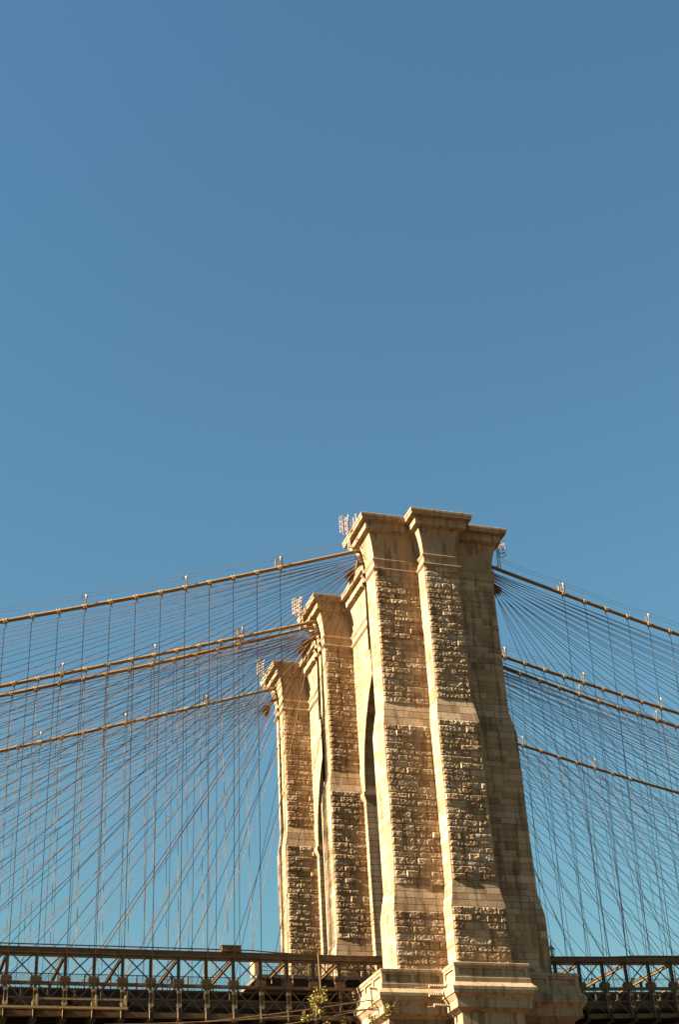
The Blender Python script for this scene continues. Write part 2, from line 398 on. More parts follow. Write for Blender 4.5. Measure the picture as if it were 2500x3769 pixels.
# --- pedestal band with sunk panels round the foot of the shafts
PX, PYL, PC, PYC = 8.5, -19.42, 3.22, -22.0
PED = [(-PX, -12.6), (-PX, PYL), (-PC, PYL), (-PC, PYC), (PC, PYC), (PC, PYL), (PX + .35, PYL), (PX + .35, -12.6)]
B = MB()
sweep(B, PED, [(-3.0, 32.26), (.04, 32.22), (.08, 32.18), (.08, 31.98), (.0, 31.90), (-.12, 31.90)], False)
sweep(B, PED, [(-.2, 31.06), (.03, 31.06), (.07, 31.03), (.07, 30.66), (.10, 30.64), (.40, 30.28), (.40, 30.04), (.37, 30.02), (.37, 29.78), (.28, 29.72), (.02, 29.36), (.0, 29.34), (.0, 28.76), (-.06, 28.72), (-.55, 28.40), (-.55, 27.5), (-3, 27.5)], False)
def panelled(p, q, npan):
    p = np.array(p); q = np.array(q); L = np.linalg.norm(q - p); t = (q - p) / L; nn = np.array([t[1], -t[0]])
    def quad(s0, s1, z0, z1, d): 
        a = p + t * s0 + nn * d; b = p + t * s1 + nn * d
        return [(a[0], a[1], z0), (b[0], b[1], z0), (b[0], b[1], z1), (a[0], a[1], z1)]
    z0, z1 = 31.06, 31.90; m = .16; st = .34; dep = -.12
    pw_ = (L - st * (npan + 1)) / npan; edges = []
    s = 0
    for k in range(npan):
        B.add(quad(s, s + st, z0, z1, 0), [(0, 1, 2, 3)], .5); a, b = s + st, s + st + pw_
        B.add(quad(a, b, z0, z0 + m, 0), [(0, 1, 2, 3)]); B.add(quad(a, b, z1 - m, z1, 0), [(0, 1, 2, 3)])
        o, i = quad(a, b, z0 + m, z1 - m, 0), quad(a, b, z0 + m, z1 - m, dep)
        B.add(o + i, [(4, 5, 6, 7)] + [(j, (j + 1) % 4, 4 + (j + 1) % 4, 4 + j) for j in range(4)], .42)
        s = b
    B.add(quad(s, L, z0, z1, 0), [(0, 1, 2, 3)])
for (a, b), k in zip(zip(PED[:-1], PED[1:]), (3, 2, 1, 3, 1, 2, 3)): panelled(a, b, k)
B.box(-7.8, 7.8, -18.9, -12.7, 28.6, 32.2); B.box(-2.8, 2.8, -21.4, -18.8, 28.6, 32.2)
B.build('pedestal', DRESSED, tower)
B = MB()
CLO = [(0, 28.45, 'rock')]; zs = list(np.arange(0.0, 28.5, .75)); cl = [(a, min(b, 28.45), 'smooth') for a, b in zip(zs, zs[1:] + [28.45])]
wall(B, lambda z: (-7.9, -18.9, z), lambda z: (-2.68, -18.9, z), (0, -1, 0), cs=cl)
wall(B, lambda z: (-2.68, -21.4, z), lambda z: (2.68, -21.4, z), (0, -1, 0), cs=cl)
wall(B, lambda z: (2.68, -18.9, z), lambda z: (8.2, -18.9, z), (0, -1, 0), cs=cl)
wall(B, lambda z: (-2.68, -18.9, z), lambda z: (-2.68, -21.4, z), (-1, 0, 0), cs=cl)
wall(B, lambda z: (2.68, -21.4, z), lambda z: (2.68, -18.9, z), (1, 0, 0), cs=cl)
wall(B, lambda z: (-7.9, 19, z), lambda z: (-7.9, -18.9, z), (-1, 0, 0), cs=cl)
B.box(-7.8, 8.2, -18.75, 19, -1, 28.5); B.box(-2.6, 2.6, -21.3, -18.7, -1, 28.5)
for y0, y1 in ((-18.6, -13.35), (-2.6, 3.1), (13.9, 18.8)): B.box(-7.2, 7.2, y0, y1, 28.5, ZP + .3)
B.build('lower_pier', GRIMY_SHADED, tower)

# ------------------------------------------------------------------ cables and ropes
def zL(s): return 73.35 - .338 * s + .0004 * s * s
def zR(s): return 73.45 - .300 * s + .0012 * s * s
DROP = {'front': (-.35, -.1), 'second': (.1, .4), 'third': (-.3, -.5), 'rear': (0, 0)}
def zcab(x):
    a, b = DROP[CUR]; r = min(1.0, max(0.0, (abs(x) - 7) / 18))
    return (zL(-x - 7) + a * r) if x < -7 else ((zR(x - 7) + b * r) if x > 7 else 73.35 + .55 * (1 - (x / 7) ** 2))
zd = lambda x: max(0.0, (x + 8) * .025)
CABLES = [('front', -15.4, -13.36, 31.4), ('second', -.15, -2.05, 33.4), ('third', 1.25, 3.5, 33.4), ('rear', 17.0, 14.9, 31.4)]
NODE_L = [-7.69 - 2.286 * k for k in range(24)]
NODE_R = [10.02 + 2.3 * k for k in range(-1, 16)]
BANDX = [NODE_L[k] - .15 for k in range(3, 17)] + [15.02 + 2.3 * j for j in range(11)]
# one cable band as a prototype mesh, copied along every cable
def band_mesh():
    b = MB(); n = 12; r = .215
    for x0, x1, rr in ((-.15, .15, r), (-.18, -.12, r + .035), (.12, .18, r + .035)):
        b.tube([(x0, 0, 0), (x1, 0, 0)], rr, n)
    for y in (-.06, .06): b.tube([(0, y, -.17), (0, y * .4, -.6)], [.08, .03], 6)
    b.box(-.12, .12, -.04, .04, .17, .27)
    b.tube([(-.10, -.23, .1), (-.10, -.23, -.24)], .025, 5); b.tube([(.10, -.23, .1), (.10, -.23, -.24)], .025, 5)
    return b
band0 = None
for cname, yc, yt, zt in CABLES:
    CUR = cname
    xs = list(np.arange(-60, -7, 2.5)) + list(np.arange(-7, 7.1, 1.4)) + list(np.arange(9, 55, 2.5))
    b = MB(); b.tube([(x, yc, zcab(x)) for x in xs], .18, 12)
    cab = b.build('main_cable', CABLE, None, smooth=True)
    tag(cab, {'front': 'thick golden brown main cable through the shaft closest to the viewer', 'second': 'thick golden brown main cable, upper of the close pair over the middle shaft',
              'third': 'thick golden brown main cable, lower of the close pair over the middle shaft', 'rear': 'thick golden brown main cable over the shaft deepest behind'}[cname], 'cable', 'main suspension cables')
    for x in BANDX:
        sl = (zcab(x + .1) - zcab(x - .1)) / .2
        if band0 is None: band0 = o = band_mesh().build('cable_band', BAND, cab)
        else: o = link_copy(band0, (0, 0, 0), cab)
        o.location = (x, yc, zcab(x)); o.rotation_euler = (0, -math.atan(sl), 0)
    # hand ropes above the cable
    for side, rng in (('sunlit', [NODE_L[k] - .15 for k in (3, 7, 11, 15)]), ('shaded', [15.02 + 9.2 * j for j in range(3)])):
        for q, h in enumerate((.95, 1.32)):
            b = MB(); x0 = -7.9 if side == 'sunlit' else 7.9
            ps = [(x0, yc - .1, zcab(x0) + 1.0 + .35 * q)]
            for x in rng:
                m = (ps[-1][0] + x) / 2
                ps += [(m, yc - .1, (ps[-1][2] + zcab(x) + h) / 2 - .12), (x, yc - .1, zcab(x) + h)]
            b.tube(ps, .016, 4)
            tag(b.build('hand_rope', ROPE), f'thin {("lower", "upper")[q]} hand rope strung above the {cname} main cable on the {side} side', 'rope', 'hand ropes above the cables')
        for q, x in enumerate(rng):
            z = zcab(x)
            L = empty('cable_lamp', f'small white globe lamp on post, {ORD[q]} from tower on {side} side of {cname} cable', 'lamp', 'lamps along the main cables', (x, yc, z))
            b = MB(); b.bar((.10, -.1, .2), (.10, -.1, .95), .09); b.bar((-.25, -.1, .2), (-.25, -.1, 1.30), .035); b.bar((-.25, -.1, 1.0), (.10, -.1, .95), .04)
            if q == 0: b.bar((.22, .1, .2), (.22, .1, 1.35), .20, .12); b.bar((-.32, .1, .2), (-.32, .1, .95), .16, .12)
            b.build('post', BAND, L)
            b = MB(); n = 8
            b.tube([(.10, -.1, .86 + .36 * t) for t in np.linspace(0, 1, 7)], [.03, .08, .11, .125, .11, .08, .03], 10); b.build('globe', GLOBE, L, smooth=True)
            b = MB(); b.tube([(.10, -.1, .78), (.10, -.1, .9)], [.07, .10], 8); b.build('collar', BAND, L)
    # vertical suspender ropes
    for side, nodes, bands in (('sunlit', NODE_L[3:17], BANDX[:14]), ('shaded', [14.62 + 2.3 * j for j in range(11)], BANDX[14:])):
        for q, (xn, xb) in enumerate(zip(nodes, bands)):
            zb = zcab(xb) - .58; z1 = zt + zd(xn)
            b = MB(); b.tube([(xb, yc, zb), (xn, yt, z1)], 0.031 if cname == 'front' else .028, 5)
            o = b.build('suspender_rope', ROPE)
            tag(o, f'vertical wire rope under the {cname} main cable, {ORD[q]} from tower on its {side} side', 'wire rope', 'vertical suspender ropes')
            b = MB(); zz = z1 - (1.0 if cname in ('front', 'rear') else .8)
            for dx in (-.14, .14): b.tube([(xn + dx, yt, z1 + .05), (xn + dx, yt, zz)], .035, 5)
            b.box(xn - .17, xn + .17, yt - .08, yt + .08, z1 + .0, z1 + .22); b.box(xn - .2, xn + .2, yt - .11, yt + .11, zz - .05, zz + .14)
            if cname in ('front', 'rear'): b.box(xn - .13, xn + .13, yt - .12, yt + .12, zz - .95, zz - .05); b.box(xn - .19, xn + .19, yt - .16, yt + .16, zz - .32, zz - .2)
            b.build('socket', BAND, o)
    # diagonal stays
    ytd = {'front': -12.95, 'second': -2.0, 'third': 3.5, 'rear': 14.4}[cname]
    for side, sg in (('sunlit', -1), ('shaded', 1)):
        for k in range(30):
            xa = sg * (15.5 + 3.65 * k + (3 if sg > 0 else 0)) ; za = 34.9 + (zd(xa) if sg > 0 else 0)
            low = k < 14
            z0 = 70.9 + .045 * k if low else 72.05 + .06 * (k - 14)
            x0 = sg * (7.2 if low else 6.6)
            yj = yc + (((k * 7) % 5) - 2) * .09
            a = Vector((x0, yj, z0)); e = Vector((xa, ytd, za)); d = (e - a).normalized()
            b = MB(); start = a - d * (1.3 if low else .8)
            b.tube([start, a + d * (1.2 if low else .3), a + d * (1.25 if low else .35), e], [.075 if low else .05, .06 if low else .045, .027, .027], 5)
            tag(b.build('stay_rope', ROPE), f'diagonal stay rope fanning below the {cname} cable on its {side} side, {ORD[k]} from steepest', 'wire rope', 'diagonal stay ropes fanning from the tower')

# ------------------------------------------------------------------ caged ladders at the tower top
def ladder(x, y, z0, z1, label, sg):
    L = empty('caged_ladder', label, 'ladder', 'caged ladders on the tower top', (x, y, z0))
    H = z1 - z0
    b = MB()
    for dy in (-.25, .25): b.tube([(-sg * .42, dy, -1.7), (-sg * .42, dy, H + .3)], .035, 5)
    for k in range(int((H + 1.7) / .3)): b.tube([(-sg * .42, -.25, -1.6 + .3 * k), (-sg * .42, .25, -1.6 + .3 * k)], .022, 4)
    b.build('ladder_rail', BAND, L)
    b = MB()
    ring = lambda z: [(.40 * math.cos(t), .40 * math.sin(t), z) for t in np.linspace(0, 2 * math.pi, 17)]
    for z in np.linspace(0, H, 4): b.tube(ring(z), .034, 5)
    for t in np.linspace(0, 2 * math.pi, 9)[:-1]: b.tube([(.40 * math.cos(t), .40 * math.sin(t), 0), (.40 * math.cos(t), .40 * math.sin(t), H)], .016, 4)
    b.build('safety_cage', BAND, L)
    b = MB()
    for p, q in (((-sg * .4, -.2, -1.0), (-sg * 1.3, .6, -1.9)), ((-sg * .4, .2, -1.2), (-sg * 1.5, .9, -1.5)), ((-sg * .4, .0, -1.7), (-sg * 1.2, .9, -.9))): b.tube([p, q], .035, 5)
    b.build('brace', BAND, L)
ladder(-8.32, -16.35, 74.75, 76.45, 'pale caged ladder on the cornice of the shaft closest to the viewer', -1)
ladder(-8.62, .05, 74.2, 75.95, 'pale caged ladder on the middle shaft, outer of the two there', -1)
ladder(-8.12, 1.1, 74.9, 76.6, 'pale caged ladder on the middle shaft, inner of the two there', -1)
ladder(-8.35, 16.4, 74.75, 76.5, 'pale caged ladder on the cornice of the shaft deepest behind', -1)
ladder(8.25, -16.4, 74.2, 75.6, 'dark-looking caged ladder under the cornice on the shaded side', 1)
B = MB()
for k in range(4): B.tube([(-7.45, -17.6 + .75 * k, 75.3), (-7.45, -17.6 + .75 * k, 76.35)], .03, 5)
for h in (75.8, 76.35): B.tube([(-7.45, -17.6, h), (-7.45, -15.3, h)], .03, 5)
tag(B.build('guard_rail', PALE), 'pale tubular guard rail standing on the cornice edge of the closest shaft', 'railing')

# ------------------------------------------------------------------ deck
def truss(name, label, y, full=True):
    T = empty(name, label, 'truss', 'stiffening trusses of the deck')
    nodes = sorted(NODE_L + [-5.4, -3.1, -.8, 1.5, 3.8, 6.1] + NODE_R[1:] + [7.9])
    def rail(nm, z0, z1, dy0, dy1, m=TRUSS, x0=-60.5, x1=44.6):
        b = MB(); xs = [x0, -8, x1]
        for a, c in zip(xs, xs[1:]):
            vs = [(x, y + d, zz + zd(x)) for x in (a, c) for d in (dy0, dy1) for zz in (z0, z1)]
            b.add(vs, [(0, 1, 3, 2), (4, 6, 7, 5), (0, 4, 5, 1), (2, 3, 7, 6), (1, 5, 7, 3), (0, 2, 6, 4)])
        return b.build(nm, m, T)
    rail('top_chord', 34.44, 34.78, -.18, .18); rail('chord_flange', 34.784, 34.85, -.27, .27); rail('chord_flange', 34.38, 34.436, -.27, .27)
    rail('middle_chord', 31.96, 32.20, -.14, .14); rail('middle_chord', 31.70, 31.76, .2, .4)
    rail('lower_rail', 30.92, 31.04, -.06, .06); rail('bottom_chord', 29.56, 29.92, -.2, .2); rail('lateral_chord', 34.42, 34.60, .95, 1.10)
    if full:
        b = MB(); b.tube([(15.5, y, 35.45), (18, y, 35.62), (44, y, 36.25)], .05, 6); b.build('pipe_rail', TRUSS, T)
        b = MB(); b.tube([(-60, y, 35.12), (-17.6, y, 35.10), (-15.6, y, 34.98), (-13.4, y, 34.92)], .05, 6)
        for k in range(30): b.bar((-59 + 1.4 * k, y, 34.85), (-59 + 1.4 * k, y, 35.1), .05)
        b.build('pipe_rail', TRUSS, T)
    post0 = gus0 = br0 = None
    for i, x in enumerate(nodes):
        if post0 is None:
            b = MB(); b.box(-.12, -.06, -.13, .13, -2.2, 2.2); b.box(.06, .12, -.13, .13, -2.2, 2.2); b.box(-.06, .06, -.02, .02, -2.2, 2.2)
            for k in range(11): b.bar((-.09, -.14, -2.1 + .4 * k), (.09, -.14, -1.7 + .4 * k if k < 10 else 1.95), .03)
            post0 = o = b.build('post', TRUSS, T)
        else: o = link_copy(post0, (0, 0, 0), T)
        o.location = (x, y, 32.16 + zd(x))
        if gus0 is None:
            b = MB()
            p = [(-.44, -.1), (.44, -.1), (.44, .26), (.34, .40), (-.34, .40), (-.44, .26)]
            vs = [(a, -.19, c) for a, c in p] + [(a, .19, c) for a, c in p]
            b.add(vs, [tuple(range(6)), tuple(reversed(range(6, 12)))] + [(j, j + 6, (j + 1) % 6 + 6, (j + 1) % 6) for j in range(6)])
            for a in np.linspace(-.36, .36, 6):
                for c in (0, .14, .28): b.box(a - .022, a + .022, -.215, -.19, c - .022, c + .022)
            gus0 = o = b.build('gusset_plate', TRUSS, T)
        else: o = link_copy(gus0, (0, 0, 0), T)
        o.location = (x, y, 32.22 + zd(x))
    for a, c in zip(nodes, nodes[1:]):
        w = c - a
        for nm, z0, z1 in (('cross_brace', 32.55, 34.4), ('cross_brace', 29.9, 31.95)):
            if len([1 for ch in T.children if ch.name.startswith('cross_brace')]) >= 94: continue
            b = MB(); m = .2
            b.bar((a + m, y - .05, z1 + zd(a)), (c - m, y - .05, z0 + zd(c)), .10, .05, (0, 1, 0)); b.bar((c - m, y + .05, z1 + zd(c)), (a + m, y + .05, z0 + zd(a)), .10, .05, (0, 1, 0))
            b.build(nm, TRUSS, T)
    return T
T1 = truss('stiffening_truss', 'brown riveted steel truss with crossed braces along the front of the deck', -12.95)
T2 = truss('stiffening_truss', 'brown steel truss along the rear edge of the deck, mostly hidden', 14.4, False)
# overhead struts to the inner truss
st0 = None
for x in [NODE_L[k] for k in range(1, 24, 2)] + NODE_R[2::2]:
    if st0 is None:
        b = MB(); b.box(-.11, .11, -.12, 9.6, -.015, .015); b.box(-.11, .11, -.12, 9.6, .215, .245); b.box(-.02, .02, -.12, 9.6, .015, .215)
        st0 = o = b.build('overhead_strut', TRUSS, T1)
    else: o = link_copy(st0, (0, 0, 0), T1)
    o.location = (x - .12, -12.6, 34.05 + zd(x))
B = MB(); B.tube([(-11.85, -13.25, 34.9), (-11.72, -13.3, 31.0)], .07, 6); B.build('conduit_pole', TRUSS, T1)
B = MB(); B.box(-20.15, -18.55, -13.4, -12.6, 34.86, 35.32); B.box(-20.2, -18.5, -13.45, -12.55, 35.32, 35.36)
tag(B.build('equipment_box', TRUSS), 'brown metal equipment box sitting on top of the front truss', 'box')

deck = empty('bridge_deck', 'dark roadway deck with floor beams carried between the trusses', 'bridge deck')
def sloped_box(b, x0, x1, y0, y1, z0, z1):
    xs = [x0] + ([-8] if x0 < -8 < x1 else []) + [x1]
    for a, c in zip(xs, xs[1:]):
        vs = [(x, yy, zz + zd(x)) for x in (a, c) for yy in (y0, y1) for zz in (z0, z1)]
        b.add(vs, [(0, 1, 3, 2), (4, 6, 7, 5), (0, 4, 5, 1), (2, 3, 7, 6), (1, 5, 7, 3), (0, 2, 6, 4)])
B = MB(); sloped_box(B, -60, 44, -12.5, 14, 30.25, 30.5); B.build('roadway_slab', DARK, deck)
B = MB(); sloped_box(B, -60, 44, -11.9, -11.6, 30.504, 31.3); sloped_box(B, -60, 44, 13.0, 13.3, 30.504, 31.3); sloped_box(B, -60, 44, 4.9, 5.2, 30.504, 31.4); sloped_box(B, -60, 44, -4.0, -3.7, 30.504, 31.4); B.build('traffic_barrier', DARK, deck)
fb0 = None
for x in NODE_L + NODE_R:
    if fb0 is None:
        b = MB(); b.box(-.12, .12, -13.6, 15.0, -1.0, 0); b.box(-.22, .22, -13.6, 15, -1.05, -1.0); fb0 = o = b.build('floor_beam', DARK, deck)
    else: o = link_copy(fb0, (0, 0, 0), deck)
    o.location = (x, 0, 30.24 + zd(x))
B = MB()
for yy in (-9, -6, 7, 10): sloped_box(B, -60, 44, yy - .1, yy + .1, 29.6, 30.246)
B.build('stringer', DARK, deck)
# maintenance rail on the sunlit side
mr = empty('maintenance_rail', 'tan maintenance travel rail with short posts hung low on the front truss', 'rail')
B = MB(); B.box(-60, -27.9, -13.85, -13.6, 29.98, 30.14); B.box(-60, -27.9, -13.95, -13.5, 29.94, 29.976); B.build('beam', BAND, mr)
B = MB(); B.box(-34.9, -27.95, -13.75, -13.65, 30.66, 30.78); B.build('upper_bar', BAND, mr)
for x in (-35.0, -30.4, -28.05):
    B = MB(); B.box(x - .07, x + .07, -13.8, -13.6, 30.144, 31.05); B.bar((x - .35, -13.7, 30.15), (x - .02, -13.7, 31.0), .12); B.box(x - .38, x - .28, -13.8, -13.6, 30.144, 30.5); B.build('post', BAND, mr)

# promenade
prom = empty('promenade', 'raised wooden walkway above the roadway with dark girders beneath', 'walkway')
B = MB(); sloped_box(B, -60, -8, -2.1, 3.6, 34.22, 34.40); sloped_box(B, 8, 44, -2.1, 3.6, 34.22, 34.40)
sloped_box(B, -15.9, -6.2, -8.2, 9.0, 34.10, 34.396); sloped_box(B, 7.0, 13.5, -8.2, 9.0, 34.10, 34.396); B.build('plank_floor', WOOD, prom)
B = MB()
for x0, x1 in ((-60, -7), (7.2, 44)):
    sloped_box(B, x0, x1, -2.05, -1.85, 32.5, 34.216); sloped_box(B, x0, x1, 3.35, 3.55, 32.5, 34.216)
sloped_box(B, -15.8, -6.3, -8.1, -7.9, 33.4, 34.096); sloped_box(B, 7.2, 13.3, -8.1, -7.9, 33.4, 34.096)
B.build('girder', DARK, prom)
for side in (NODE_L, NODE_R):
    B = MB()
    sloped_box(B, min(side), max(side), -2.5, -2.3, 31.6, 31.8)
    for x in side:
        for yy in (-2.4, 3.9): B.box(x - .12, x + .12, yy - .12, yy + .12, 30.5 + zd(x), 34.2 + zd(x))
        B.box(x - .12, x + .12, -2.3, 3.8, 33.3 + zd(x), 33.6 + zd(x))
    B.build('support_frame', DARK, prom)
B = MB(); B.box(-16.05, -15.93, -8.1, -6.6, 34.42, 36.0); B.box(-15.93, -15.6, -8.1, -8.0, 34.42, 36.0); B.build('end_panel', BAND, prom)
for x0, x1 in ((-15.6, -7.2), (7.6, 13.4)):
    B = MB()
    for h in (.35, .7, 1.1): B.tube([(x0, -8.1, 34.4 + h + zd(x0)), (x1, -8.1, 34.4 + h + zd(x1))], .035, 5)
    for x in np.arange(x0, x1, .22): B.tube([(x, -8.1, 34.4 + zd(x)), (x, -8.1, 35.5 + zd(x))], .02, 4)
    for x in np.arange(x0, x1, 2.2): B.bar((x, -8.1, 34.0 + zd(x)), (x, -8.1, 36.0 + zd(x)), .1)
    for x in np.arange(x0 + 1, x1, 1.9): B.bar((x, -8.25, 33.6 + zd(x)), (x, -8.25, 34.35 + zd(x)), .07)
    for h in (1.75, 2.1): B.tube([(x0 - (1.5 if x0 < 0 else 0), -6.5, 34.4 + h + zd(x0)), (x1 + (3 if x1 > 0 else 0), -6.5, 34.4 + h + zd(x1))], .05, 5)
    B.build('terrace_railing', BAND, prom)
fl = empty('promenade_fence', 'chain-link fence along the walkway on the sunlit side of the tower', 'fence')
B = MB(); zf = 34.4; H = 1.18; y = -2.12; cs_ = .26
for k in range(int(44 / cs_)):
    x = -60 + k * cs_
    for s in (1, -1):
        x0, x1 = (x, x + H) if s > 0 else (x + H, x)
        if max(x0, x1) < -15.9: B.tube([(x0, y, zf), (x1, y, zf + H)], .013, 3)
B.build('chain_link', DARK, fl)
B = MB(); B.tube([(-60, y, zf + H), (-15.9, y, zf + H)], .04, 6); B.build('top_rail', DARK, fl)
p0 = None
for x in np.arange(-59.5, -15.8, 2.286):
    if p0 is None: b = MB(); b.box(-.07, .07, -.06, .06, 0, 1.24); p0 = o = b.build('post', BAND, fl)
    else: o = link_copy(p0, (0, 0, 0), fl)
    o.location = (x, y + .1, zf)
fr = empty('promenade_fence', 'picket railing along the walkway on the shaded side of the tower', 'fence')
B = MB()
for x in np.arange(13.6, 44, .16): B.tube([(x, y, zf + zd(x)), (x, y, zf + 1.3 + zd(x) + (.12 if round(x / .16) % 4 == 0 else 0))], .014, 4)
B.build('picket', DARK, fr)
B = MB(); B.tube([(13.5, y, zf + 1.2 + zd(13.5)), (44, y, zf + 1.2 + zd(44))], .03, 5); B.build('top_rail', DARK, fr)
# lamp post on the promenade
lx = 15.4; lz = 34.4 + zd(lx)
lp = empty('lamp_post', 'pale lantern post with peaked cap rising above the deck beside the tower', 'lamp post', None, (lx, -1.75, lz))
B = MB(); B.tube([(0, 0, 0), (0, 0, .5), (0, 0, .6), (0, 0, 3.5)], [.16, .14, .08, .07], 8); B.build('pole', PALE, lp)
B = MB()
for a in (-1, 1):
    for c in (-1, 1): B.bar((a * .16, c * .16, 3.5), (a * .2, c * .2, 4.15), .05)
B.box(-.17, .17, -.17, .17, 3.5, 3.56)
B.build('lantern_frame', PALE, lp)
B = MB(); B.tube([(0, 0, 3.56), (0, 0, 4.1)], [.13, .15], 8); B.build('glass', GLOBE, lp)
B = MB(); B.tube([(0, 0, 4.15), (0, 0, 4.2), (0, 0, 4.45), (0, 0, 4.6), (0, 0, 5.0)], [.40, .38, .13, .07, .05], 4); B.build('cap', PALE, lp)

# ------------------------------------------------------------------ people on the promenade
def person(x, y, z, label, h, pose, top, legs, hatmat=None, face=-1):
    """skin-grown figure, evaluated to one continuous mesh; face = direction walked along x"""
    lean, spread, bend = pose
    J = {'pelvis': (0, 0, .53), 'waist': (lean * .3, 0, .61), 'chest': (lean * .8 + bend * .5, 0, .74 - bend * .1), 'neck': (lean + bend * .8, 0, .84 - bend * .2), 'head': (lean * 1.2 + bend, 0, .885 - bend * .28), 'crown': (lean * 1.3 + bend * 1.15, 0, .975 - bend * .34),
         'shL': (lean * .9 + bend * .7, .105, .81 - bend * .15), 'elL': (lean + spread * .5 + bend * .7, .135, .63 - bend * .15), 'haL': (lean + spread * .8 + bend, .12, .48 - bend * .1),
         'shR': (lean * .9 + bend * .7, -.105, .81 - bend * .15), 'elR': (lean - spread * .5 + bend * .7, -.135, .63 - bend * .15), 'haR': (lean - spread * .2 + bend, -.12, .48 - bend * .1),
         'hipL': (0, .055, .5), 'knL': (spread * .55, .06, .28), 'anL': (spread * .75, .06, .04), 'toL': (spread * .75 + .09, .065, .015),
         'hipR': (0, -.055, .5), 'knR': (-spread * .3, -.06, .28), 'anR': (-spread * 1.0, -.06, .06), 'toR': (-spread * 1.0 + .08, -.065, .015)}
    R = {'pelvis': .075, 'waist': .07, 'chest': .085, 'neck': .036, 'head': .058, 'crown': .045, 'sh': .05, 'el': .032, 'ha': .026, 'hip': .065, 'kn': .042, 'an': .03, 'to': .022}
    names = list(J); E = [('pelvis', 'waist'), ('waist', 'chest'), ('chest', 'neck'), ('neck', 'head'), ('head', 'crown')]
    for s in 'LR': E += [('chest', 'sh' + s), ('sh' + s, 'el' + s), ('el' + s, 'ha' + s), ('pelvis', 'hip' + s), ('hip' + s, 'kn' + s), ('kn' + s, 'an' + s), ('an' + s, 'to' + s)]
    me = bpy.data.meshes.new('person'); me.from_pydata([(face * J[n][0] * h, J[n][1] * h, J[n][2] * h) for n in names], [(names.index(a), names.index(b)) for a, b in E], [])
    tmp = bpy.data.objects.new('tmp', me); COL.objects.link(tmp)
    sk = tmp.modifiers.new('s', 'SKIN'); me.skin_vertices[0].data[0].use_root = True
    for i, n in enumerate(names):
        r = R[n[:-1] if n[-1] in 'LR' else n] * h; me.skin_vertices[0].data[i].radius = (r, r)
    tmp.modifiers.new('u', 'SUBSURF').levels = 1
    dg = bpy.context.evaluated_depsgraph_get(); m2 = bpy.data.meshes.new_from_object(tmp.evaluated_get(dg))
    bpy.data.objects.remove(tmp)
    for m in (SKIN, top, legs, hatmat or BLACKCLOTH): m2.materials.append(m)
    for p in m2.polygons:
        c = p.center / h; 
        p.material_index = 2 if c.z < .52 else (1 if c.z < .84 - bend * .2 else (3 if c.z > .935 - bend * .3 else 0)); p.use_smooth = True
    o = bpy.data.objects.new('person', m2); COL.objects.link(o); o.location = (x, y, z)
    tag(o, label, 'person', 'people on the raised walkway')
person(-21.95, -1.5, 34.4, 'person in dark clothes striding along the walkway behind chain-link fence', 1.74, (.05, .16, 0), BLACKCLOTH, BLACKCLOTH)
person(-25.9, -1.3, 34.4, 'short person in white top and white cap behind the chain-link fence', 1.22, (.0, .06, 0), WHITECLOTH, BLACKCLOTH, WHITECLOTH)
person(-18.55, -1.5, 34.4, 'person in dark clothes bending forward at the chain-link fence', 1.7, (.05, .08, .2), BLACKCLOTH, BLACKCLOTH)
person(24.7, -1.5, 34.4 + zd(24.7), 'person in red jacket standing at the picket railing', 1.72, (.0, .05, 0), REDCLOTH, BLACKCLOTH)
person(24.0, -1.2, 34.4 + zd(24), 'person in white shirt standing close beside the red jacket', 1.62, (.0, .04, 0), WHITECLOTH, BLACKCLOTH)
person(19.55, -1.5, 34.4 + zd(19.5), 'person in dark clothes leaning by the picket railing near the tower', 1.55, (.04, .05, .05), BLACKCLOTH, BLACKCLOTH)

# ------------------------------------------------------------------ brackets and wires at the pedestal
def rod(b, p, q, r0): b.tube([p, q], r0, 6)
for q, (z, x0, x1) in enumerate(((30.62, -6.0, -3.25), (29.95, -4.9, -3.3), (29.15, -5.0, -2.95))):
    o = empty('wire_bracket', ('upper', 'middle', 'lower')[q] + ' tan ribbed bracket arm fixed between the pedestals', 'bracket', 'ribbed arms on the pedestal')
    b = MB(); yb_ = -20.35
    rod(b, (x0, yb_ + .2, z - .05), (x1, yb_, z + .05), .05); b.build('arm', BAND, o)
    b = MB(); xs = np.linspace(x1 - 1.6, x1 - .25, 15)
    b.tube([(x, yb_ + .05, z + .05) for x in xs], [.10 if i % 2 else .15 for i in range(15)], 8); b.build('insulator', PALE, o)
    b = MB(); b.box(x1 - .18, x1 + .12, yb_ - .1, yb_ + .1, z - .12, z + .22); b.bar((x1, yb_, z - .12), (x1 + .05, yb_ + .3, z - .75), .06); b.build('clamp', BAND, o)
b = MB(); b.bar((-9.05, -18.2, 30.85), (-9.05, -18.2, 29.2), .12); b.bar((-9.35, -18.6, 30.85), (-8.4, -18.2, 30.85), .10, .16); b.bar((-9.4, -18.3, 29.95), (-8.5, -18.2, 29.95), .09); b.bar((-9.4, -18.3, 29.25), (-8.5, -18.2, 29.25), .09)
tag(b.build('wire_bracket', BAND), 'tan upright bracket on the sunlit face of the pedestal holding wires', 'bracket')
for q, (a, e) in enumerate((((-9.4, -18.3, 29.95), (-31.0, -22.0, 26.6)), ((-9.4, -18.3, 29.30), (-31.0, -22.3, 26.9)), ((-9.0, -19.6, 29.15), (-31.0, -22.0, 25.2)))):
    b = MB(); ps = []
    for t in np.linspace(0, 1, 9): ps.append(tuple(np.array(a) * (1 - t) + np.array(e) * t - np.array([0, 0, 4 * t * (1 - t) * .25])))
    b.tube(ps, .045, 6)
    tag(b.build('utility_wire', ROPE), ('upper', 'middle', 'lower')[q] + ' sagging tan wire running from the pedestal bracket across the truss', 'wire', 'wires running to the pedestal')
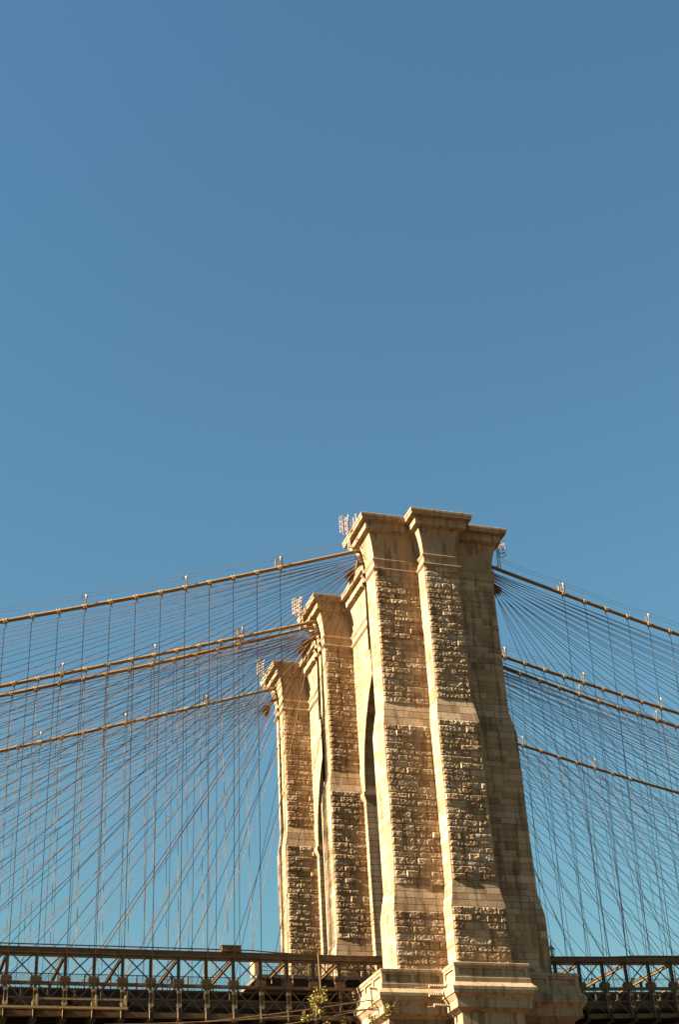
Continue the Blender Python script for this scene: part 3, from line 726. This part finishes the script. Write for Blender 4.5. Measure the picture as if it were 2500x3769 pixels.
b = MB(); b.tube([(.55, -21.05, 40.5), (.55, -22.0, 40.55)], .06, 6)
tag(b.build('iron_rod', DARK), 'short iron rod sticking out of the central buttress of the tower', 'rod')

# ------------------------------------------------------------------ plants
def foliage(b, c, r, n, sc):
    for _ in range(n):
        d = Vector((random.gauss(0, 1), random.gauss(0, 1), random.gauss(0, 1))).normalized() * r * random.random() ** .5
        p = Vector(c) + d
        ax = Vector((random.gauss(0, 1), random.gauss(0, 1), random.gauss(0, .7))).normalized(); s = sc * random.uniform(.6, 1.3)
        w = ax.cross(Vector((random.gauss(0, 1), random.gauss(0, 1), 1))).normalized() * s * .3
        b.add([p, p + ax * s * .5 + w, p + ax * s, p + ax * s * .5 - w], [(0, 1, 2, 3)], random.random())
tr = empty('slender_tree', 'slender yellow-green tree whose thin top rises in front of the truss', 'tree', None, (0, 0, 0))
b = MB(); tx, ty = -14.35, -20.6
trunk = [(tx - .5, ty, 0), (tx - .3, ty, 10), (tx - .1, ty, 20), (tx - .08, ty, 26), (tx - .12, ty, 28), (tx - .02, ty, 29.3), (tx + .05, ty, 30.4)]
b.tube(trunk, [.22, .18, .12, .08, .06, .04, .02], 7)
brs = []
for _ in range(34):
    z = random.uniform(22, 30.0); t = np.interp(z, [p[2] for p in trunk], [p[0] for p in trunk]); ln = random.uniform(.4, 1.3) * (1 if z < 28.5 else .62)
    a = random.uniform(0, 6.28); e = (t + ln * math.cos(a), ty + ln * math.sin(a) * .8, z + random.uniform(-.05, .45)); b.tube([(t, ty, z), e], [.025, .008], 4); brs.append(e)
b.build('trunk', BARK, tr)
b = MB()
for e in brs:
    for q in range(3): foliage(b, (e[0] + random.gauss(0, .14), e[1] + random.gauss(0, .2), e[2] + random.gauss(0, .12)), .24, 17, .22)
foliage(b, (tx + .03, ty, 30.1), .28, 40, .2); foliage(b, (tx - .1, ty, 29.3), .4, 70, .22); foliage(b, (tx - .95, ty, 28.0), .45, 90, .22); foliage(b, (tx + .25, ty, 28.5), .45, 80, .22)
b.build('crown', LEAF, tr)
for lab, px, py, pz, spr, n in (('wispy green weed growing out of the pedestal cornice corner', -8.3, -20.0, 28.3, .55, 24), ('low yellow-green shrub at the foot of the pedestal beside the tree', -12.3, -20.8, 27.3, .5, 16), ('pale green tuft growing on the sunlit face under the pedestal', -9.3, -18.9, 28.1, .4, 14)):
    w = empty('wild_plant', lab, 'plant', 'weeds growing by the pedestal')
    b = MB(); f = MB()
    for _ in range(n):
        a = random.uniform(0, 6.28); e = (px + spr * math.cos(a) * random.random(), py - abs(spr * math.sin(a) * random.random()) * .7, pz + random.uniform(.1, 1.0) * spr * 1.5)
        b.tube([(px, py, pz - .2), ((px + e[0]) / 2, (py + e[1]) / 2, (pz + e[2]) / 2 + .1), e], [.018, .012, .006], 4); foliage(f, e, .16, 12, .17)
    if 'wispy' in lab: b.tube([(px, py, pz), (px + .35, py - .1, pz + .8), (px + .8, py - .15, pz + 1.5)], [.012, .01, .006], 4)
    b.build('stem', BARK, w); f.build('leaves', LEAF, w)

# ------------------------------------------------------------------ ground
b = MB(); b.add([(-4000, -4000, 0), (4000, -4000, 0), (4000, 4000, 0), (-4000, 4000, 0)], [(0, 1, 2, 3)])
tag(b.build('ground', GROUND), 'flat brown paved ground below the bridge', None, None, 'structure')

# ------------------------------------------------------------------ light, sky, camera
EL, AZ = math.radians(32), math.radians(2.2)   # AZ: angle of the sun off the -X axis towards the viewer
sd = Vector((-math.cos(EL) * math.cos(AZ), -math.cos(EL) * math.sin(AZ), math.sin(EL)))
L = bpy.data.lights.new('sun', 'SUN'); L.energy = 5.0; L.angle = math.radians(0.5); L.color = (1.0, 0.85, 0.68)
so = bpy.data.objects.new('sun', L); COL.objects.link(so); so.rotation_euler = sd.to_track_quat('Z', 'Y').to_euler(); so.location = sd * 300
W = bpy.data.worlds.new('World'); scene.world = W; W.use_nodes = True
nt = W.node_tree; bg = nt.nodes['Background']
sky = nt.nodes.new('ShaderNodeTexSky'); sky.sky_type = 'NISHITA'; sky.sun_disc = False
sky.sun_elevation = EL; sky.sun_rotation = math.atan2(sd.x, sd.y)
sky.air_density = 2.0; sky.dust_density = 0.3; sky.ozone_density = 1.0; sky.altitude = 0
tint = nt.nodes.new('ShaderNodeMix'); tint.data_type = 'RGBA'; tint.blend_type = 'MULTIPLY'; tint.inputs[0].default_value = 1.0; tint.inputs[7].default_value = (0.186, 0.305, 0.375, 1)
nt.links.new(sky.outputs[0], tint.inputs[6]); nt.links.new(tint.outputs[2], bg.inputs[0]); bg.inputs[1].default_value = 0.052

cam = bpy.data.cameras.new('camera'); co = bpy.data.objects.new('camera', cam); COL.objects.link(co)
yw, pi_, ro = math.radians(18.8393), math.radians(31.5997), math.radians(-3.41375)
Fv = Vector((math.sin(yw) * math.cos(pi_), math.cos(yw) * math.cos(pi_), math.sin(pi_)))
Rv = Vector((math.cos(yw), -math.sin(yw), 0)); Uv = Rv.cross(Fv)
R2 = math.cos(ro) * Rv + math.sin(ro) * Uv; U2 = -math.sin(ro) * Rv + math.cos(ro) * Uv
M = Matrix((R2, U2, -Fv)).transposed().to_4x4(); M.translation = Vector((-47.5687, -130.3472, 3.0001)); co.matrix_world = M
cam.sensor_fit = 'VERTICAL'; cam.sensor_height = 36; cam.sensor_width = 24; cam.lens = 5298.88 / 3769 * 36; cam.clip_end = 8000; cam.clip_start = .5
scene.camera = co
vs = scene.view_settings; vs.view_transform = 'Standard'; vs.look = 'None'; vs.exposure = 2.68; vs.gamma = 1.0
scene.render.resolution_x = 680; scene.render.resolution_y = 1024
